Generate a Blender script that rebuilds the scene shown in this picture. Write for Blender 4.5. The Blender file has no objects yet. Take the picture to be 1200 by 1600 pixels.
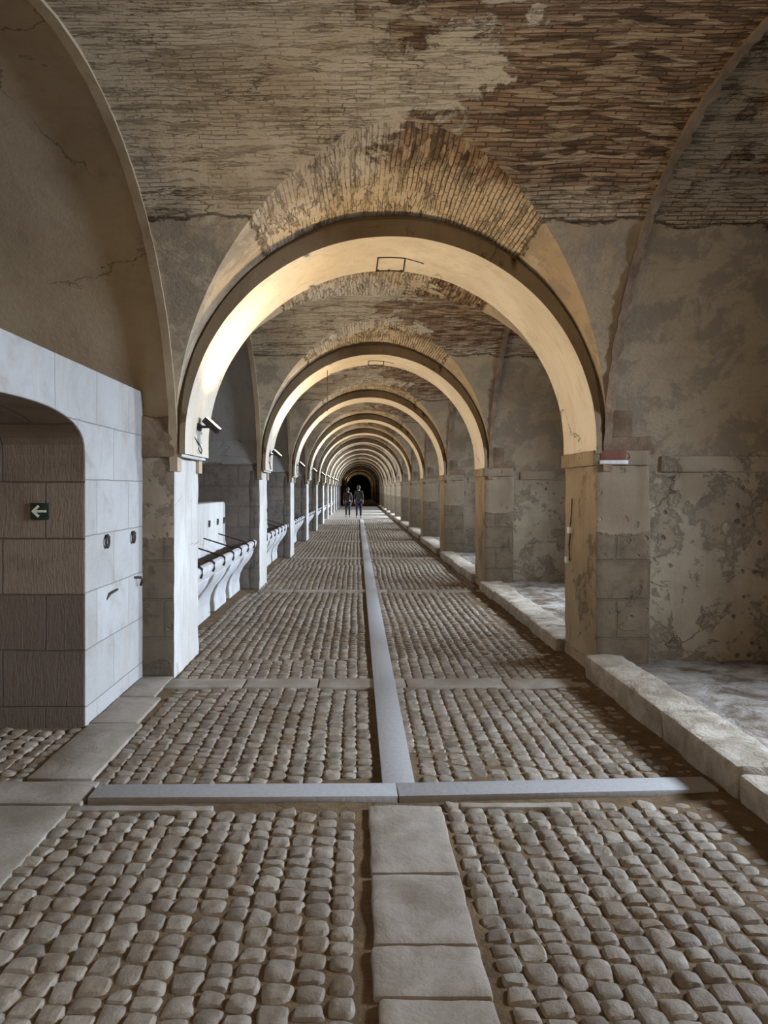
import bpy, bmesh, math, random
import numpy as np
from mathutils import Vector, noise
random.seed(7)
PI = math.pi
SC = bpy.context.scene
COL = SC.collection

# ------------------------------------------------------------------ camera, light, exposure
FPX = 1155.0
cam_d = bpy.data.cameras.new('camera'); cam = bpy.data.objects.new('camera', cam_d); COL.objects.link(cam)
cam.location = (0, 0, 1.6); cam.rotation_euler = (PI/2, 0, 0)
cam_d.sensor_fit = 'VERTICAL'; cam_d.sensor_height = 36; cam_d.lens = FPX/1600*36
cam_d.shift_x = 42/1600; cam_d.shift_y = -36/1600; cam_d.clip_end = 400; cam_d.clip_start = .05
SC.camera = cam
SC.view_settings.view_transform = 'Standard'; SC.view_settings.look = 'None'
SC.view_settings.exposure = -0.75; SC.view_settings.gamma = 1; SC.view_settings.use_curve_mapping = False
SC.cycles.use_denoising = True
SC.cycles.max_bounces = 8; SC.cycles.diffuse_bounces = 6; SC.cycles.sample_clamp_indirect = 6
W = bpy.data.worlds.new('sky'); SC.world = W; W.use_nodes = True
W.node_tree.nodes['Background'].inputs[0].default_value = (.62, .76, 1, 1)
W.node_tree.nodes['Background'].inputs[1].default_value = 1.0
DAY = (.69, .82, 1.0); WARM = (1.0, .74, .43); WARMF = (1.0, .66, .31)
DAY_E = 335.0; LAMP_E = 330.0; FILL_E = 76.0

# bay geometry (metres; the camera stands in bay 0 and looks along +Y)
P = 5.5; T = .95; CX = .285
def D(n): return 6.3 + P*(n-1)           # near face of arch n
N_ARCH = 22; N_WIN = 12
ZB = 1.75; RB = 2.275                    # transverse barrel
LW = 1.83; LZ = 2.0; LH = 1.93           # lunettes over the arches
XL, XR = CX-LW, CX+LW
XLB, XRB = -3.2, 5.6                     # outer walls

def area(name, loc, rot, sx, sy, e, col, spread=PI):
    l = bpy.data.lights.new(name, 'AREA'); l.shape = 'RECTANGLE'; l.size = sx; l.size_y = sy
    l.energy = e; l.color = col; l.spread = spread
    o = bpy.data.objects.new(name, l); o.location = loc; o.rotation_euler = rot; COL.objects.link(o); return o
for n in range(0, N_WIN+1):              # daylight through the high window of every bay, from the right
    yc = (D(n-1)+T + D(n))/2
    k = 1.0 if n < 7 else (2.4 if n < 11 else .8)
    o = area('window_daylight', (XRB+.1, yc, 2.62), (0, math.radians(72), 0), .75, 1.1, DAY_E*k, DAY, math.radians(78))
    o.visible_camera = True

# ------------------------------------------------------------------ materials
class NT:
    def __init__(s, name, rough=.9, spec=.25):
        s.m = bpy.data.materials.new(name); s.m.use_nodes = True; s.t = s.m.node_tree
        s.b = s.t.nodes['Principled BSDF']; s.b.inputs['Roughness'].default_value = rough
        s.b.inputs['Specular IOR Level'].default_value = spec
        s.tc = s.t.nodes.new('ShaderNodeTexCoord'); s.obj = s.tc.outputs['Object']; s.uv = s.tc.outputs['UV']
    def n(s, t, **k):
        x = s.t.nodes.new(t)
        for a, v in k.items(): setattr(x, a, v)
        return x
    def set(s, inp, v):
        if hasattr(v, 'is_output') : s.t.links.new(v, inp)
        else:
            if isinstance(v, (tuple, list)) and len(v) == 3 and inp.type == 'RGBA': v = (*v, 1)
            inp.default_value = v
    def math(s, op, a, b=0, c=None, clamp=False):
        x = s.n('ShaderNodeMath', operation=op, use_clamp=clamp); s.set(x.inputs[0], a); s.set(x.inputs[1], b)
        if c is not None: s.set(x.inputs[2], c)
        return x.outputs[0]
    def noise(s, v, scale, detail=5, rough=.55, dist=0):
        x = s.n('ShaderNodeTexNoise'); s.set(x.inputs['Vector'], v); x.inputs['Scale'].default_value = scale
        x.inputs['Detail'].default_value = detail; x.inputs['Roughness'].default_value = rough; x.inputs['Distortion'].default_value = dist
        return x.outputs[0]
    def mapping(s, v, scale=(1,1,1), loc=(0,0,0)):
        x = s.n('ShaderNodeMapping'); s.set(x.inputs[0], v); x.inputs['Scale'].default_value = scale; x.inputs['Location'].default_value = loc
        return x.outputs[0]
    def ramp(s, f, a, b, va=0., vb=1.):
        x = s.n('ShaderNodeMapRange', interpolation_type='SMOOTHSTEP'); s.set(x.inputs[0], f)
        for i, v in enumerate((a, b, va, vb)): s.set(x.inputs[i+1], v)
        return x.outputs[0]
    def mix(s, f, a, b, mode='MIX'):
        x = s.n('ShaderNodeMix', data_type='RGBA', blend_type=mode); s.set(x.inputs[0], f); s.set(x.inputs[6], a); s.set(x.inputs[7], b)
        return x.outputs[2]
    def sep(s, v):
        x = s.n('ShaderNodeSeparateXYZ'); s.set(x.inputs[0], v); return x.outputs
    def comb(s, a, b, c=0):
        x = s.n('ShaderNodeCombineXYZ'); s.set(x.inputs[0], a); s.set(x.inputs[1], b); s.set(x.inputs[2], c); return x.outputs[0]
    def brick(s, v, w, h, mortar, c1, c2, cm, smooth=.3, off=.5):
        x = s.n('ShaderNodeTexBrick'); s.set(x.inputs['Vector'], v); x.offset = off
        for k, q in (('Scale', 1), ('Mortar Size', mortar), ('Mortar Smooth', smooth), ('Brick Width', w), ('Row Height', h), ('Bias', 0)): x.inputs[k].default_value = q
        s.set(x.inputs['Color1'], c1); s.set(x.inputs['Color2'], c2); s.set(x.inputs['Mortar'], cm)
        return x.outputs[0], x.outputs[1]
    def vor(s, v, scale, feature='DISTANCE_TO_EDGE', out=0, rnd=1):
        x = s.n('ShaderNodeTexVoronoi', feature=feature); s.set(x.inputs['Vector'], v); x.inputs['Scale'].default_value = scale
        return x.outputs[out]
    def warp(s, v, scale, amt):
        x = s.n('ShaderNodeTexNoise'); s.set(x.inputs['Vector'], v); x.inputs['Scale'].default_value = scale; x.inputs['Detail'].default_value = 3
        q = s.n('ShaderNodeVectorMath', operation='SUBTRACT'); s.t.links.new(x.outputs[1], q.inputs[0]); q.inputs[1].default_value = (.5,.5,.5)
        r = s.n('ShaderNodeVectorMath', operation='SCALE'); s.t.links.new(q.outputs[0], r.inputs[0]); r.inputs['Scale'].default_value = amt
        a = s.n('ShaderNodeVectorMath', operation='ADD'); s.set(a.inputs[0], v); s.t.links.new(r.outputs[0], a.inputs[1]); return a.outputs[0]
    def out(s, col, h=None, dist=.02, strength=1.):
        s.set(s.b.inputs['Base Color'], col)
        if h is not None:
            x = s.n('ShaderNodeBump'); x.inputs['Distance'].default_value = dist; x.inputs['Strength'].default_value = strength
            s.t.links.new(h, x.inputs['Height']); s.t.links.new(x.outputs[0], s.b.inputs['Normal'])
        return s.m

def m_plain(name, col, rough=.6, metal=0, spec=.4):
    s = NT(name, rough, spec); s.b.inputs['Metallic'].default_value = metal
    f = s.noise(s.obj, 40, 3)
    return s.out(s.mix(f, tuple(c*.8 for c in col), tuple(min(1, c*1.15) for c in col)), f, .002)

def m_plaster(name, light, mid, dark, scale=1., dark_thr=.6, cracks=.0, pits=.0, zsplit=None, low=None, low2=None, offs=(0,0,0)):
    """old lime plaster: two washes, flaked patches of the ground coat, grain, pits; low = exposed stone below a height"""
    s = NT(name); v = s.mapping(s.obj, loc=offs)
    n1 = s.noise(v, 1.1*scale, 6, .6, .4); n2 = s.noise(v, 1.7*scale, 10, .74, .25); n3 = s.noise(v, 24, 5, .7); n4 = s.noise(s.mapping(v, (5, 5, .8)), 1.6, 4)
    c = s.mix(s.ramp(n1, .38, .62), light, mid)
    c = s.mix(s.math('MULTIPLY', s.ramp(n4, .5, .72), .35), c, dark)
    patch = s.ramp(n2, dark_thr-.035, dark_thr+.035)
    c = s.mix(s.math('MULTIPLY', patch, s.ramp(s.noise(v, 3.1, 4), .3, .7, .25, .8)), c, dark); c = s.mix(s.ramp(s.noise(v, .9, 3, .5, 1.2), .5, .75, 0, .4), c, tuple(q*.75 for q in mid))
    h = s.math('ADD', s.math('MULTIPLY', n3, .25), s.math('MULTIPLY', patch, -.6))
    h = s.math('ADD', h, s.math('MULTIPLY', n1, .5))
    if pits:
        vd = s.vor(s.warp(v, 9, .06), 9, 'F1'); gate = s.ramp(s.noise(v, 1.9, 4, .6), .5, .6)
        p = s.math('MULTIPLY', s.ramp(vd, .22, .12), gate)
        c = s.mix(s.math('MULTIPLY', p, pits), c, tuple(q*.3 for q in dark)); h = s.math('SUBTRACT', h, p)
    if cracks:
        cr = s.ramp(s.math('ABSOLUTE', s.math('SUBTRACT', s.noise(s.mapping(v, (.7, .7, 1.3), (3, 7, 2)), .8, 7, .55, .3), .5)), .0035, .0008); gate = s.ramp(s.noise(v, 1.1, 3), .5, .6)
        cr = s.math('MULTIPLY', cr, gate)
        c = s.mix(s.math('MULTIPLY', cr, cracks), c, (.05, .035, .02)); h = s.math('SUBTRACT', h, cr)
    if zsplit is not None:
        z = s.math('ADD', s.sep(s.obj)[2], s.math('MULTIPLY', s.math('SUBTRACT', s.noise(v, 3, 6, .7), .5), .16))
        f = s.ramp(z, zsplit+.015, zsplit-.015)
        o = s.sep(v); bv = s.comb(s.math('ADD', o[0], o[1]), o[2])
        bc, bf = s.brick(s.warp(bv, 3, .03), .55, .33, .012, low, low2, tuple(q*.72 for q in low))
        bc = s.mix(s.ramp(s.noise(v, 5, 6, .7), .4, .65), bc, tuple(q*.6 for q in low))
        c = s.mix(f, c, bc); h = s.math('SUBTRACT', h, s.math('MULTIPLY', f, s.math('ADD', .5, bf)))
    c = s.mix(s.math('MULTIPLY', n3, .35), c, tuple(q*.6 for q in mid))
    return s.out(c, h, .02, .8)

def m_ashlar(name, c1, c2, joint, axis, w, h, mortar=.010, dark=None, dark_z=None, shift=(0,0), rough_amt=1.):
    s = NT(name); o = s.sep(s.obj); a = {'YZ': o[1], 'XZ': o[0]}[axis]
    bv = s.comb(s.math('ADD', a, shift[0]), s.math('ADD', o[2], shift[1]))
    bc, bf = s.brick(s.warp(bv, 2.5, .02), w, h, mortar, c1, c2, joint, .6)
    n1 = s.noise(s.obj, 3, 7, .65, .5); n3 = s.noise(s.obj, 30, 5, .7)
    tool = s.noise(s.mapping(s.obj, (18, 18, 3)), 2.5, 4, .6, 1.5)
    c = s.mix(s.ramp(n1, .42, .68, 0, .5), bc, joint)
    if axis == 'YZ':
        st = s.noise(s.mapping(s.obj, (3, 3, .7)), 1.7, 7, .7, .4); c = s.mix(s.ramp(st, .52, .66, 0, .55), c, (.40, .345, .28)); c = s.mix(s.ramp(n1, .60, .64, 0, .5), c, (.33, .29, .25))
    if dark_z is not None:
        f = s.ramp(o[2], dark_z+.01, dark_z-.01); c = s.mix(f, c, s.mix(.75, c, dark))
    c = s.mix(s.math('MULTIPLY', s.math('ADD', tool, n3), .22), c, tuple(q*.4 for q in c1))
    hh = s.math('SUBTRACT', s.math('ADD', s.math('MULTIPLY', n3, .3), s.math('MULTIPLY', tool, .5*rough_amt)), s.math('MULTIPLY', bf, .9))
    return s.out(c, hh, .014, .8)

def m_vault(name, split, tone=1., upz=3.44, ckg=.52):
    """UV: u along the cylinder axis, v round the curve; brick courses where the plaster has fallen"""
    s = NT(name); u = s.sep(s.uv); o = s.sep(s.obj)
    bv = s.warp(s.warp(s.comb(u[0], u[1]), 1.2, .07), 16, .006)
    bc, bf = s.brick(bv, .17, .036, .005, (.33, .20, .11), (.22, .13, .07), (.11, .07, .038), .5)
    cell = s.vor(s.mapping(bv, (5.9, 27.8, 1)), 1, 'F1', 1); cb = s.n('ShaderNodeRGBToBW'); s.t.links.new(cell, cb.inputs[0])
    bc = s.mix(s.ramp(cb.outputs[0], .62, .72, 0, .75), bc, (.46, .34, .21)); bc = s.mix(s.ramp(cb.outputs[0], .36, .30, 0, .7), bc, (.07, .04, .02))
    n1 = s.noise(s.obj, .9, 6, .62, .5); n2 = s.noise(s.obj, 3.0, 8, .7, .6); n3 = s.noise(s.obj, 30, 5, .7)
    lime = s.ramp(s.noise(s.mapping(s.comb(u[0], u[1]), (1.2, 9, 1)), 2.2, 5, .7), .55, .68)
    bc = s.mix(s.math('MULTIPLY', lime, .22), bc, (.42, .32, .21))
    tt = s.math('DIVIDE', s.math('SUBTRACT', o[1], 6.3), 5.5); dd = s.math('MULTIPLY', s.math('ABSOLUTE', s.math('SUBTRACT', tt, s.math('ROUND', tt))), 5.5)
    near = s.ramp(s.math('ADD', dd, s.math('MULTIPLY', s.math('SUBTRACT', n2, .5), .8)), 1.25, .75)
    bc = s.mix(s.math('MULTIPLY', near, .7), bc, s.mix(bf, (.60, .50, .36), (.26, .19, .12)))
    bc = s.mix(s.ramp(n2, .55, .75, 0, .35), bc, (.12, .066, .034))
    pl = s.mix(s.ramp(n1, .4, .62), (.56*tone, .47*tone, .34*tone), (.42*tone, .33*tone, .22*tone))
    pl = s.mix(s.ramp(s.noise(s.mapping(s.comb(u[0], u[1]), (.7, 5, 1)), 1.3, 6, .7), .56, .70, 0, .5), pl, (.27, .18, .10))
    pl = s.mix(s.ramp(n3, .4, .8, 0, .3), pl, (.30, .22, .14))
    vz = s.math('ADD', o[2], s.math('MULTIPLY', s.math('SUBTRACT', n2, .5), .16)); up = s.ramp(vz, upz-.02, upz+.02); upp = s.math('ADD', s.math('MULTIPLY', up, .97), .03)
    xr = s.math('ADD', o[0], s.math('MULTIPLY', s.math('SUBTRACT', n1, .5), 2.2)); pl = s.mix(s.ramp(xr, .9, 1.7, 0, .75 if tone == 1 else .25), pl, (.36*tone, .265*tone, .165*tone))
    pl = s.mix(s.math('MULTIPLY', s.ramp(s.noise(s.obj, 2.1, 10, .76, .3), .47, .55, 0, .6), s.math('SUBTRACT', 1, up)), pl, (.25*tone, .21*tone, .16*tone))
    lay_ = s.noise(s.mapping(s.warp(s.comb(u[0], u[1]), 3, .1), (.8, 7, 1)), 2.0, 8, .75); pl = s.mix(s.math('MULTIPLY', s.ramp(lay_, .55, .62, 0, .42), upp), pl, (.27*tone, .195*tone, .12*tone))
    # long cracks with the courses
    cv = s.mapping(s.comb(u[0], u[1]), (.45, 2.4, 1)); ck = s.ramp(s.math('ABSOLUTE', s.math('SUBTRACT', s.noise(cv, 1.6, 8, .68, .4), .5)), .010, .003)
    ck = s.math('MULTIPLY', s.math('MULTIPLY', ck, upp), s.ramp(s.noise(s.obj, 1.7, 5, .7), ckg, ckg+.1))
    pl = s.mix(s.math('MULTIPLY', ck, .75), pl, (.09, .055, .03))
    # exposed brick: more towards the right side, none near the springing
    e = s.math('ADD', s.math('MULTIPLY', o[0], .165), s.math('ADD', s.math('MULTIPLY', n1, .75), s.math('MULTIPLY', n2, .75)))
    e = s.ramp(e, split, split+.05)
    e = s.math('MULTIPLY', e, up)
    # thin fallen skin over the whole crown: courses telegraph through the plaster
    tel = s.math('MULTIPLY', s.math('MULTIPLY', bf, up), s.ramp(n2, .44, .56))
    pl = s.mix(s.math('MULTIPLY', tel, .45), pl, (.15, .10, .055))
    c = s.mix(e, pl, bc)
    edge = s.math('MULTIPLY', s.ramp(s.math('ABSOLUTE', s.math('SUBTRACT', vz, upz)), .016, .004), .75)
    c = s.mix(edge, c, (.06, .04, .02))
    h = s.math('ADD', s.math('MULTIPLY', n3, .25), s.math('ADD', s.math('MULTIPLY', n2, .6), s.math('MULTIPLY', s.math('MULTIPLY', s.ramp(lay_, .53, .58), upp), -.4)))
    h = s.math('SUBTRACT', h, s.math('MULTIPLY', bf, s.math('ADD', s.math('MULTIPLY', e, .9), s.math('MULTIPLY', tel, .4))))
    h = s.math('SUBTRACT', h, s.math('MULTIPLY', e, .6)); h = s.math('SUBTRACT', h, ck)
    # single bricks stand proud or have dropped
    hb = s.n('ShaderNodeRGBToBW'); s.t.links.new(bc, hb.inputs[0]); h = s.math('ADD', h, s.math('MULTIPLY', s.math('MULTIPLY', hb.outputs[0], e), 1.3))
    return s.out(c, h, .03, 1.)

def m_cobble(name, a, b, cc):
    s = NT(name, .62, .4); t = s.n('ShaderNodeAttribute', attribute_name='tint', attribute_type='GEOMETRY')
    n = s.noise(s.obj, 38, 6, .7); n2 = s.noise(s.obj, 2.6, 8, .75)
    c = s.mix(t.outputs['Fac'], a, b); c = s.mix(s.ramp(n2, .46, .66, 0, .75), c, cc); c = s.mix(s.ramp(n, .45, .8, 0, .45), c, tuple(q*.45 for q in a))
    return s.out(c, n, .008, .8)
def m_rock(name, a, b, bump=.02, scale=6, rough=.85):
    s = NT(name, rough); n = s.noise(s.obj, scale, 8, .68, .4); n2 = s.noise(s.obj, scale*.25, 5, .6); n3 = s.noise(s.obj, 45, 5, .7)
    c = s.mix(s.ramp(n, .35, .65), a, b); c = s.mix(s.ramp(n2, .45, .7, 0, .5), c, tuple(q*.6 for q in b)); c = s.mix(s.math('MULTIPLY', n3, .3), c, tuple(q*.4 for q in b))
    return s.out(c, s.math('ADD', n, s.math('MULTIPLY', n3, .25)), bump, .9)
def m_emit(name, col, e):
    s = NT(name); s.b.inputs['Emission Color'].default_value = (*col, 1); s.b.inputs['Emission Strength'].default_value = e; return s.out(col)

M = dict(
    white=m_plaster('whitewash', (.66, .64, .60), (.54, .51, .47), (.34, .29, .23), .9, .66, .35, .0),
    intr=m_plaster('arch_plaster', (.74, .67, .55), (.64, .56, .44), (.42, .33, .22), .8, .68, .55, .0),
    pier=m_plaster('pier_plaster', (.36, .29, .21), (.25, .19, .13), (.15, .11, .07), 1.6, .55, .3, .3, 1.18, (.19, .145, .10), (.13, .10, .07)),
    pier_r=m_plaster('right_pier_plaster', (.32, .25, .17), (.24, .185, .12), (.15, .11, .07), 1., .62, .2, .25),
    impost=m_rock('impost_brick', (.30, .215, .14), (.19, .125, .075), .03, 5),
    pier_f=m_plaster('right_pier_front', (.30, .24, .16), (.24, .185, .12), (.15, .11, .07), 1.2, .62, .2, .25, 1.22, (.185, .138, .088), (.155, .115, .072)),
    sidewall=m_plaster('flaked_plaster', (.44, .37, .275), (.35, .285, .20), (.25, .195, .135), 1.5, .54, .6, .8),
    leftwall=m_plaster('left_plaster', (.33, .32, .31), (.28, .27, .26), (.20, .185, .17), .7, .66, .3, .6, 2.0, (.20, .165, .135), (.17, .14, .112)),
    sidevault=m_plaster('side_vault_plaster', (.54, .44, .31), (.45, .35, .235), (.32, .235, .15), .5, .64, .4, .0),
    leftvault=m_plaster('grey_vault_plaster', (.34, .33, .315), (.285, .275, .26), (.20, .19, .175), .5, .64, .3, .0),
    block=m_ashlar('whitewashed_ashlar', (.46, .45, .435), (.39, .375, .355), (.31, .285, .255), 'YZ', .72, .385, .005, shift=(.2, .26), rough_amt=.4),
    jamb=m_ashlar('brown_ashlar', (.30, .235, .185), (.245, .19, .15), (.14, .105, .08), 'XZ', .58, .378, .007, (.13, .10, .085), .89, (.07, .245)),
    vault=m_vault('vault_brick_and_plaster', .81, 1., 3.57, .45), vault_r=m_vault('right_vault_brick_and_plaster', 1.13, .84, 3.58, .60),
    cobble=m_cobble('cobblestone', (.155, .125, .095), (.265, .225, .175), (.155, .103, .056)),
    sand=m_rock('sand', (.165, .108, .055), (.105, .066, .033), .02, 9, 1.),
    slab=m_rock('worn_limestone', (.33, .29, .245), (.24, .20, .155), .012, 4, .6),
    kerb=m_rock('kerb_limestone', (.46, .405, .33), (.30, .245, .18), .05, 6, .7),
    dirt=m_rock('platform_dirt', (.44, .41, .37), (.13, .09, .055), .07, 3.6, .9),
    trough=m_plaster('trough_lime', (.60, .59, .58), (.50, .48, .46), (.33, .29, .25), 2., .66, .2, .2),
    bed=m_rock('trough_dirt', (.10, .06, .035), (.05, .03, .018), .02, 8),
    iron=m_plain('rusty_iron', (.05, .035, .028), .7, .3),
    black=m_plain('black_metal', (.02, .02, .022), .45, .2),
    cable=m_plain('black_cable', (.03, .03, .03), .5),
    tray=m_plain('grey_painted_steel', (.30, .29, .285), .6, .0, .2),
    box=m_plain('white_plastic', (.65, .64, .6), .4),
    niche=m_plain('red_brown_stone', (.16, .06, .035), .8),
    signb=m_plain('sign_black_green', (.012, .028, .02), .5),
    signw=m_plain('sign_luminous_white', (.75, .80, .66), .5),
    lens=m_emit('lamp_lens', (1, .80, .50), 14),
    glass=m_emit('window_pane_sky', (.62, .76, 1), .9),
    wood=m_plain('window_timber', (.14, .10, .07), .7),
    skin=m_plain('skin', (.42, .26, .18), .6), hair=m_plain('dark_hair', (.03, .02, .015), .7),
    coat1=m_plain('maroon_jacket', (.024, .009, .008), .8), coat2=m_plain('black_coat', (.012, .009, .008), .8),
    pants1=m_plain('black_trousers', (.012, .014, .022), .8), pants2=m_plain('navy_trousers', (.006, .009, .022), .8), shoe=m_plain('black_shoe', (.01, .01, .012), .5),
)

# ------------------------------------------------------------------ helpers
def obj(name, bm, mats, parent=None, smooth=True, bevel=0):
    if isinstance(bm, bmesh.types.BMesh):
        me = bpy.data.meshes.new(name); bm.to_mesh(me); bm.free()
    else: me = bm
    for m in (mats if isinstance(mats, (list, tuple)) else [mats]): me.materials.append(M[m])
    if smooth:
        me.polygons.foreach_set('use_smooth', [True]*len(me.polygons))
        try: me.set_sharp_from_angle(angle=math.radians(38))
        except Exception: pass
    o = bpy.data.objects.new(name, me); COL.objects.link(o)
    if parent: o.parent = parent
    if bevel:
        b = o.modifiers.new('bevel', 'BEVEL'); b.width = bevel; b.segments = 2; b.limit_method = 'ANGLE'
    return o
def struct(name, *a, **k):
    o = obj(name, *a, **k)
    if not o.parent: o['kind'] = 'structure'
    return o
def tag(o, label, cat, group=None):
    o['label'] = label; o['category'] = cat
    if group: o['group'] = group
    return o
def thing(name, label, cat, loc=(0,0,0), rz=0, group=None):
    o = bpy.data.objects.new(name, None); o.empty_display_size = .2; COL.objects.link(o); o.location = loc; o.rotation_euler = (0,0,rz)
    return tag(o, label, cat, group)
def dup(root, loc, label=None, group=None, rz=None):
    r = root.copy(); COL.objects.link(r); r.location = loc
    if label: r['label'] = label
    if group: r['group'] = group
    if rz is not None: r.rotation_euler = (0,0,rz)
    for ch in list(root.children):
        c = ch.copy(); COL.objects.link(c); c.parent = r
        for g in ch.children:
            d = g.copy(); COL.objects.link(d); d.parent = c
    return r
def nz(p, s, seed=0): return noise.noise(Vector((p[0]*s+seed, p[1]*s-seed*.7, p[2]*s+seed*1.3)))
def rbox(bm, x0, x1, y0, y1, z0, z1, r=.01, amp=.0, step=.12, ns=6, seed=0, mi=0, minor=.25):
    """a box with rounded, worn edges: subdivided faces pushed by noise"""
    lo = Vector((x0,y0,z0)); hi = Vector((x1,y1,z1))
    def ax(a, b):
        n = max(1, int(round((b-a-2*r)/step))); return [a]+[a+r+(b-a-2*r)*i/n for i in range(n+1)]+[b]
    A = [ax(x0,x1), ax(y0,y1), ax(z0,z1)]; cache = {}
    def vert(p):
        k = (round(p[0],5), round(p[1],5), round(p[2],5))
        if k in cache: return cache[k]
        q = Vector((min(max(p[i], lo[i]+r), hi[i]-r) for i in range(3))); d = Vector(p)-q
        dn = d.normalized() if d.length > 1e-9 else Vector((0,0,1))
        pos = q + dn*r
        if amp: pos += dn*amp*(nz(pos, ns, seed)+minor*nz(pos, ns*3.1, seed+5))
        cache[k] = bm.verts.new(pos); return cache[k]
    fs = []
    for d in range(3):
        u, w = [(1,2),(2,0),(0,1)][d]
        for side in (0, 1):
            c = (lo, hi)[side][d]
            for i in range(len(A[u])-1):
                for j in range(len(A[w])-1):
                    ps = []
                    for (a, b) in ((i,j),(i+1,j),(i+1,j+1),(i,j+1)):
                        p = [0,0,0]; p[d] = c; p[u] = A[u][a]; p[w] = A[w][b]; ps.append(vert(p))
                    if not side: ps.reverse()
                    try: f = bm.faces.new(ps); f.material_index = mi; fs.append(f)
                    except ValueError: pass
    return fs
def tube(bm, pts, r, seg=8, caps=True):
    rings = []; pts = [Vector(p) for p in pts]
    for i, p in enumerate(pts):
        t = (pts[min(i+1, len(pts)-1)]-pts[max(i-1, 0)]).normalized()
        a = t.cross(Vector((0,0,1)));
        if a.length < .05: a = t.cross(Vector((1,0,0)))
        a.normalize(); b = t.cross(a)
        rr = r[i] if isinstance(r, (list, tuple)) else r
        rings.append([bm.verts.new(p + (a*math.cos(2*PI*k/seg)+b*math.sin(2*PI*k/seg))*rr) for k in range(seg)])
    for q, w in zip(rings, rings[1:]):
        for k in range(seg): bm.faces.new((q[k], q[(k+1)%seg], w[(k+1)%seg], w[k]))
    if caps: bm.faces.new(rings[0][::-1]); bm.faces.new(rings[-1])
def torus(bm, c, R, r, nrm='x', seg=20, sr=8, sz=1.):
    vs = []
    for i in range(seg):
        a = 2*PI*i/seg; row = []
        for j in range(sr):
            b = 2*PI*j/sr; q = (R+r*math.cos(b)); y = q*math.cos(a); z = q*math.sin(a)*sz; x = r*math.sin(b)
            row.append(bm.verts.new((c[0]+x, c[1]+y, c[2]+z) if nrm == 'x' else (c[0]+y, c[1]+x, c[2]+z)))
        vs.append(row)
    for i in range(seg):
        for j in range(sr): bm.faces.new((vs[i][j], vs[(i+1)%seg][j], vs[(i+1)%seg][(j+1)%sr], vs[i][(j+1)%sr]))
def extrude_poly(bm, pts, axis, a, b, mi_side=0, mi_a=0, mi_b=0):
    """closed outline (list of 2D points) extruded along x or y"""
    def mk(p, t): return (t, p[0], p[1]) if axis == 'x' else (p[0], t, p[1])
    A = [bm.verts.new(mk(p, a)) for p in pts]; B = [bm.verts.new(mk(p, b)) for p in pts]
    fa = bm.faces.new(A); fb = bm.faces.new(B[::-1]); fa.material_index = mi_a; fb.material_index = mi_b
    side = []
    for i in range(len(pts)):
        j = (i+1) % len(pts); f = bm.faces.new((A[i], B[i], B[j], A[j])); f.material_index = mi_side; side.append(f)
    bmesh.ops.recalc_face_normals(bm, faces=[fa, fb]+side)
    return side

# ------------------------------------------------------------------ ceiling: transverse barrel cut by a lunette over every arch
def zlun(x):
    q = 1-((x-CX)/LW)**2; return LZ + LH*math.sqrt(max(0, q))
def main_vault(y0, y1, nx, nv):
    yc = (y0+y1)/2; a = (y1-y0)/2; bm = bmesh.new(); uv = bm.loops.layers.uv.new('UVMap')
    xs = [CX-LW*math.cos(PI*i/nx) for i in range(nx+1)]
    cols = []
    for x in xs:
        zl = zlun(x); th = math.asin(min(1, (zl-ZB)/RB)); yr = a*math.cos(th)
        al = LW*math.acos(max(-1, min(1, (x-CX)/LW)))          # arc position on the lunette
        col = []
        nl = 5
        for k in range(nl+1):
            y = y1-(a-yr)*k/nl; col.append(((x, yc+(y-yc), zl), (y, al), (x, RB*th)))
        top = [th+(PI-2*th)*k/nv for k in range(nv+1)]
        for t in top[1:-1]:
            col.append(((x, yc+a*math.cos(t), ZB+RB*math.sin(t)), None, (x, RB*t)))
        for k in range(nl+1):
            y = y0+(a-yr)*(nl-k)/nl; col.append(((x, y, zl), (y, al), (x, RB*(PI-th))))
        cols.append(col)
    V = []
    for c in cols:
        V.append([bm.verts.new((p[0][0], p[0][1], p[0][2]+.012*nz(p[0], 1.6)+.006*nz(p[0], 5, 3))) for p in c])
    m = len(cols[0])
    for i in range(nx):
        for j in range(m-1):
            q = ((i,j),(i,j+1),(i+1,j+1),(i+1,j))
            try: f = bm.faces.new([V[a_][b_] for a_, b_ in q])
            except ValueError: continue
            lun = j < nl or j >= m-1-nl
            for L, (a_, b_) in zip(f.loops, q):
                p = cols[a_][b_]; L[uv].uv = (p[1] if (lun and p[1]) else p[2])
    return bm
def side_vault(x0, x1, y0, y1, nx, nv):
    yc = (y0+y1)/2; a = (y1-y0)/2+.09; b = RB+.09; bm = bmesh.new(); uv = bm.loops.layers.uv.new('UVMap')
    V = [[(x0+(x1-x0)*i/nx, yc+a*math.cos(PI*j/nv), ZB+b*math.sin(PI*j/nv)) for j in range(nv+1)] for i in range(nx+1)]
    B = [[bm.verts.new((p[0], p[1], p[2]+.010*nz(p, 1.5, 2))) for p in r] for r in V]
    for i in range(nx):
        for j in range(nv):
            q = ((i,j),(i,j+1),(i+1,j+1),(i+1,j)); f = bm.faces.new([B[a_][b_] for a_, b_ in q])
            for L, (a_, b_) in zip(f.loops, q): L[uv].uv = (V[a_][b_][0], b*PI*b_/nv)
    return bm
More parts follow.
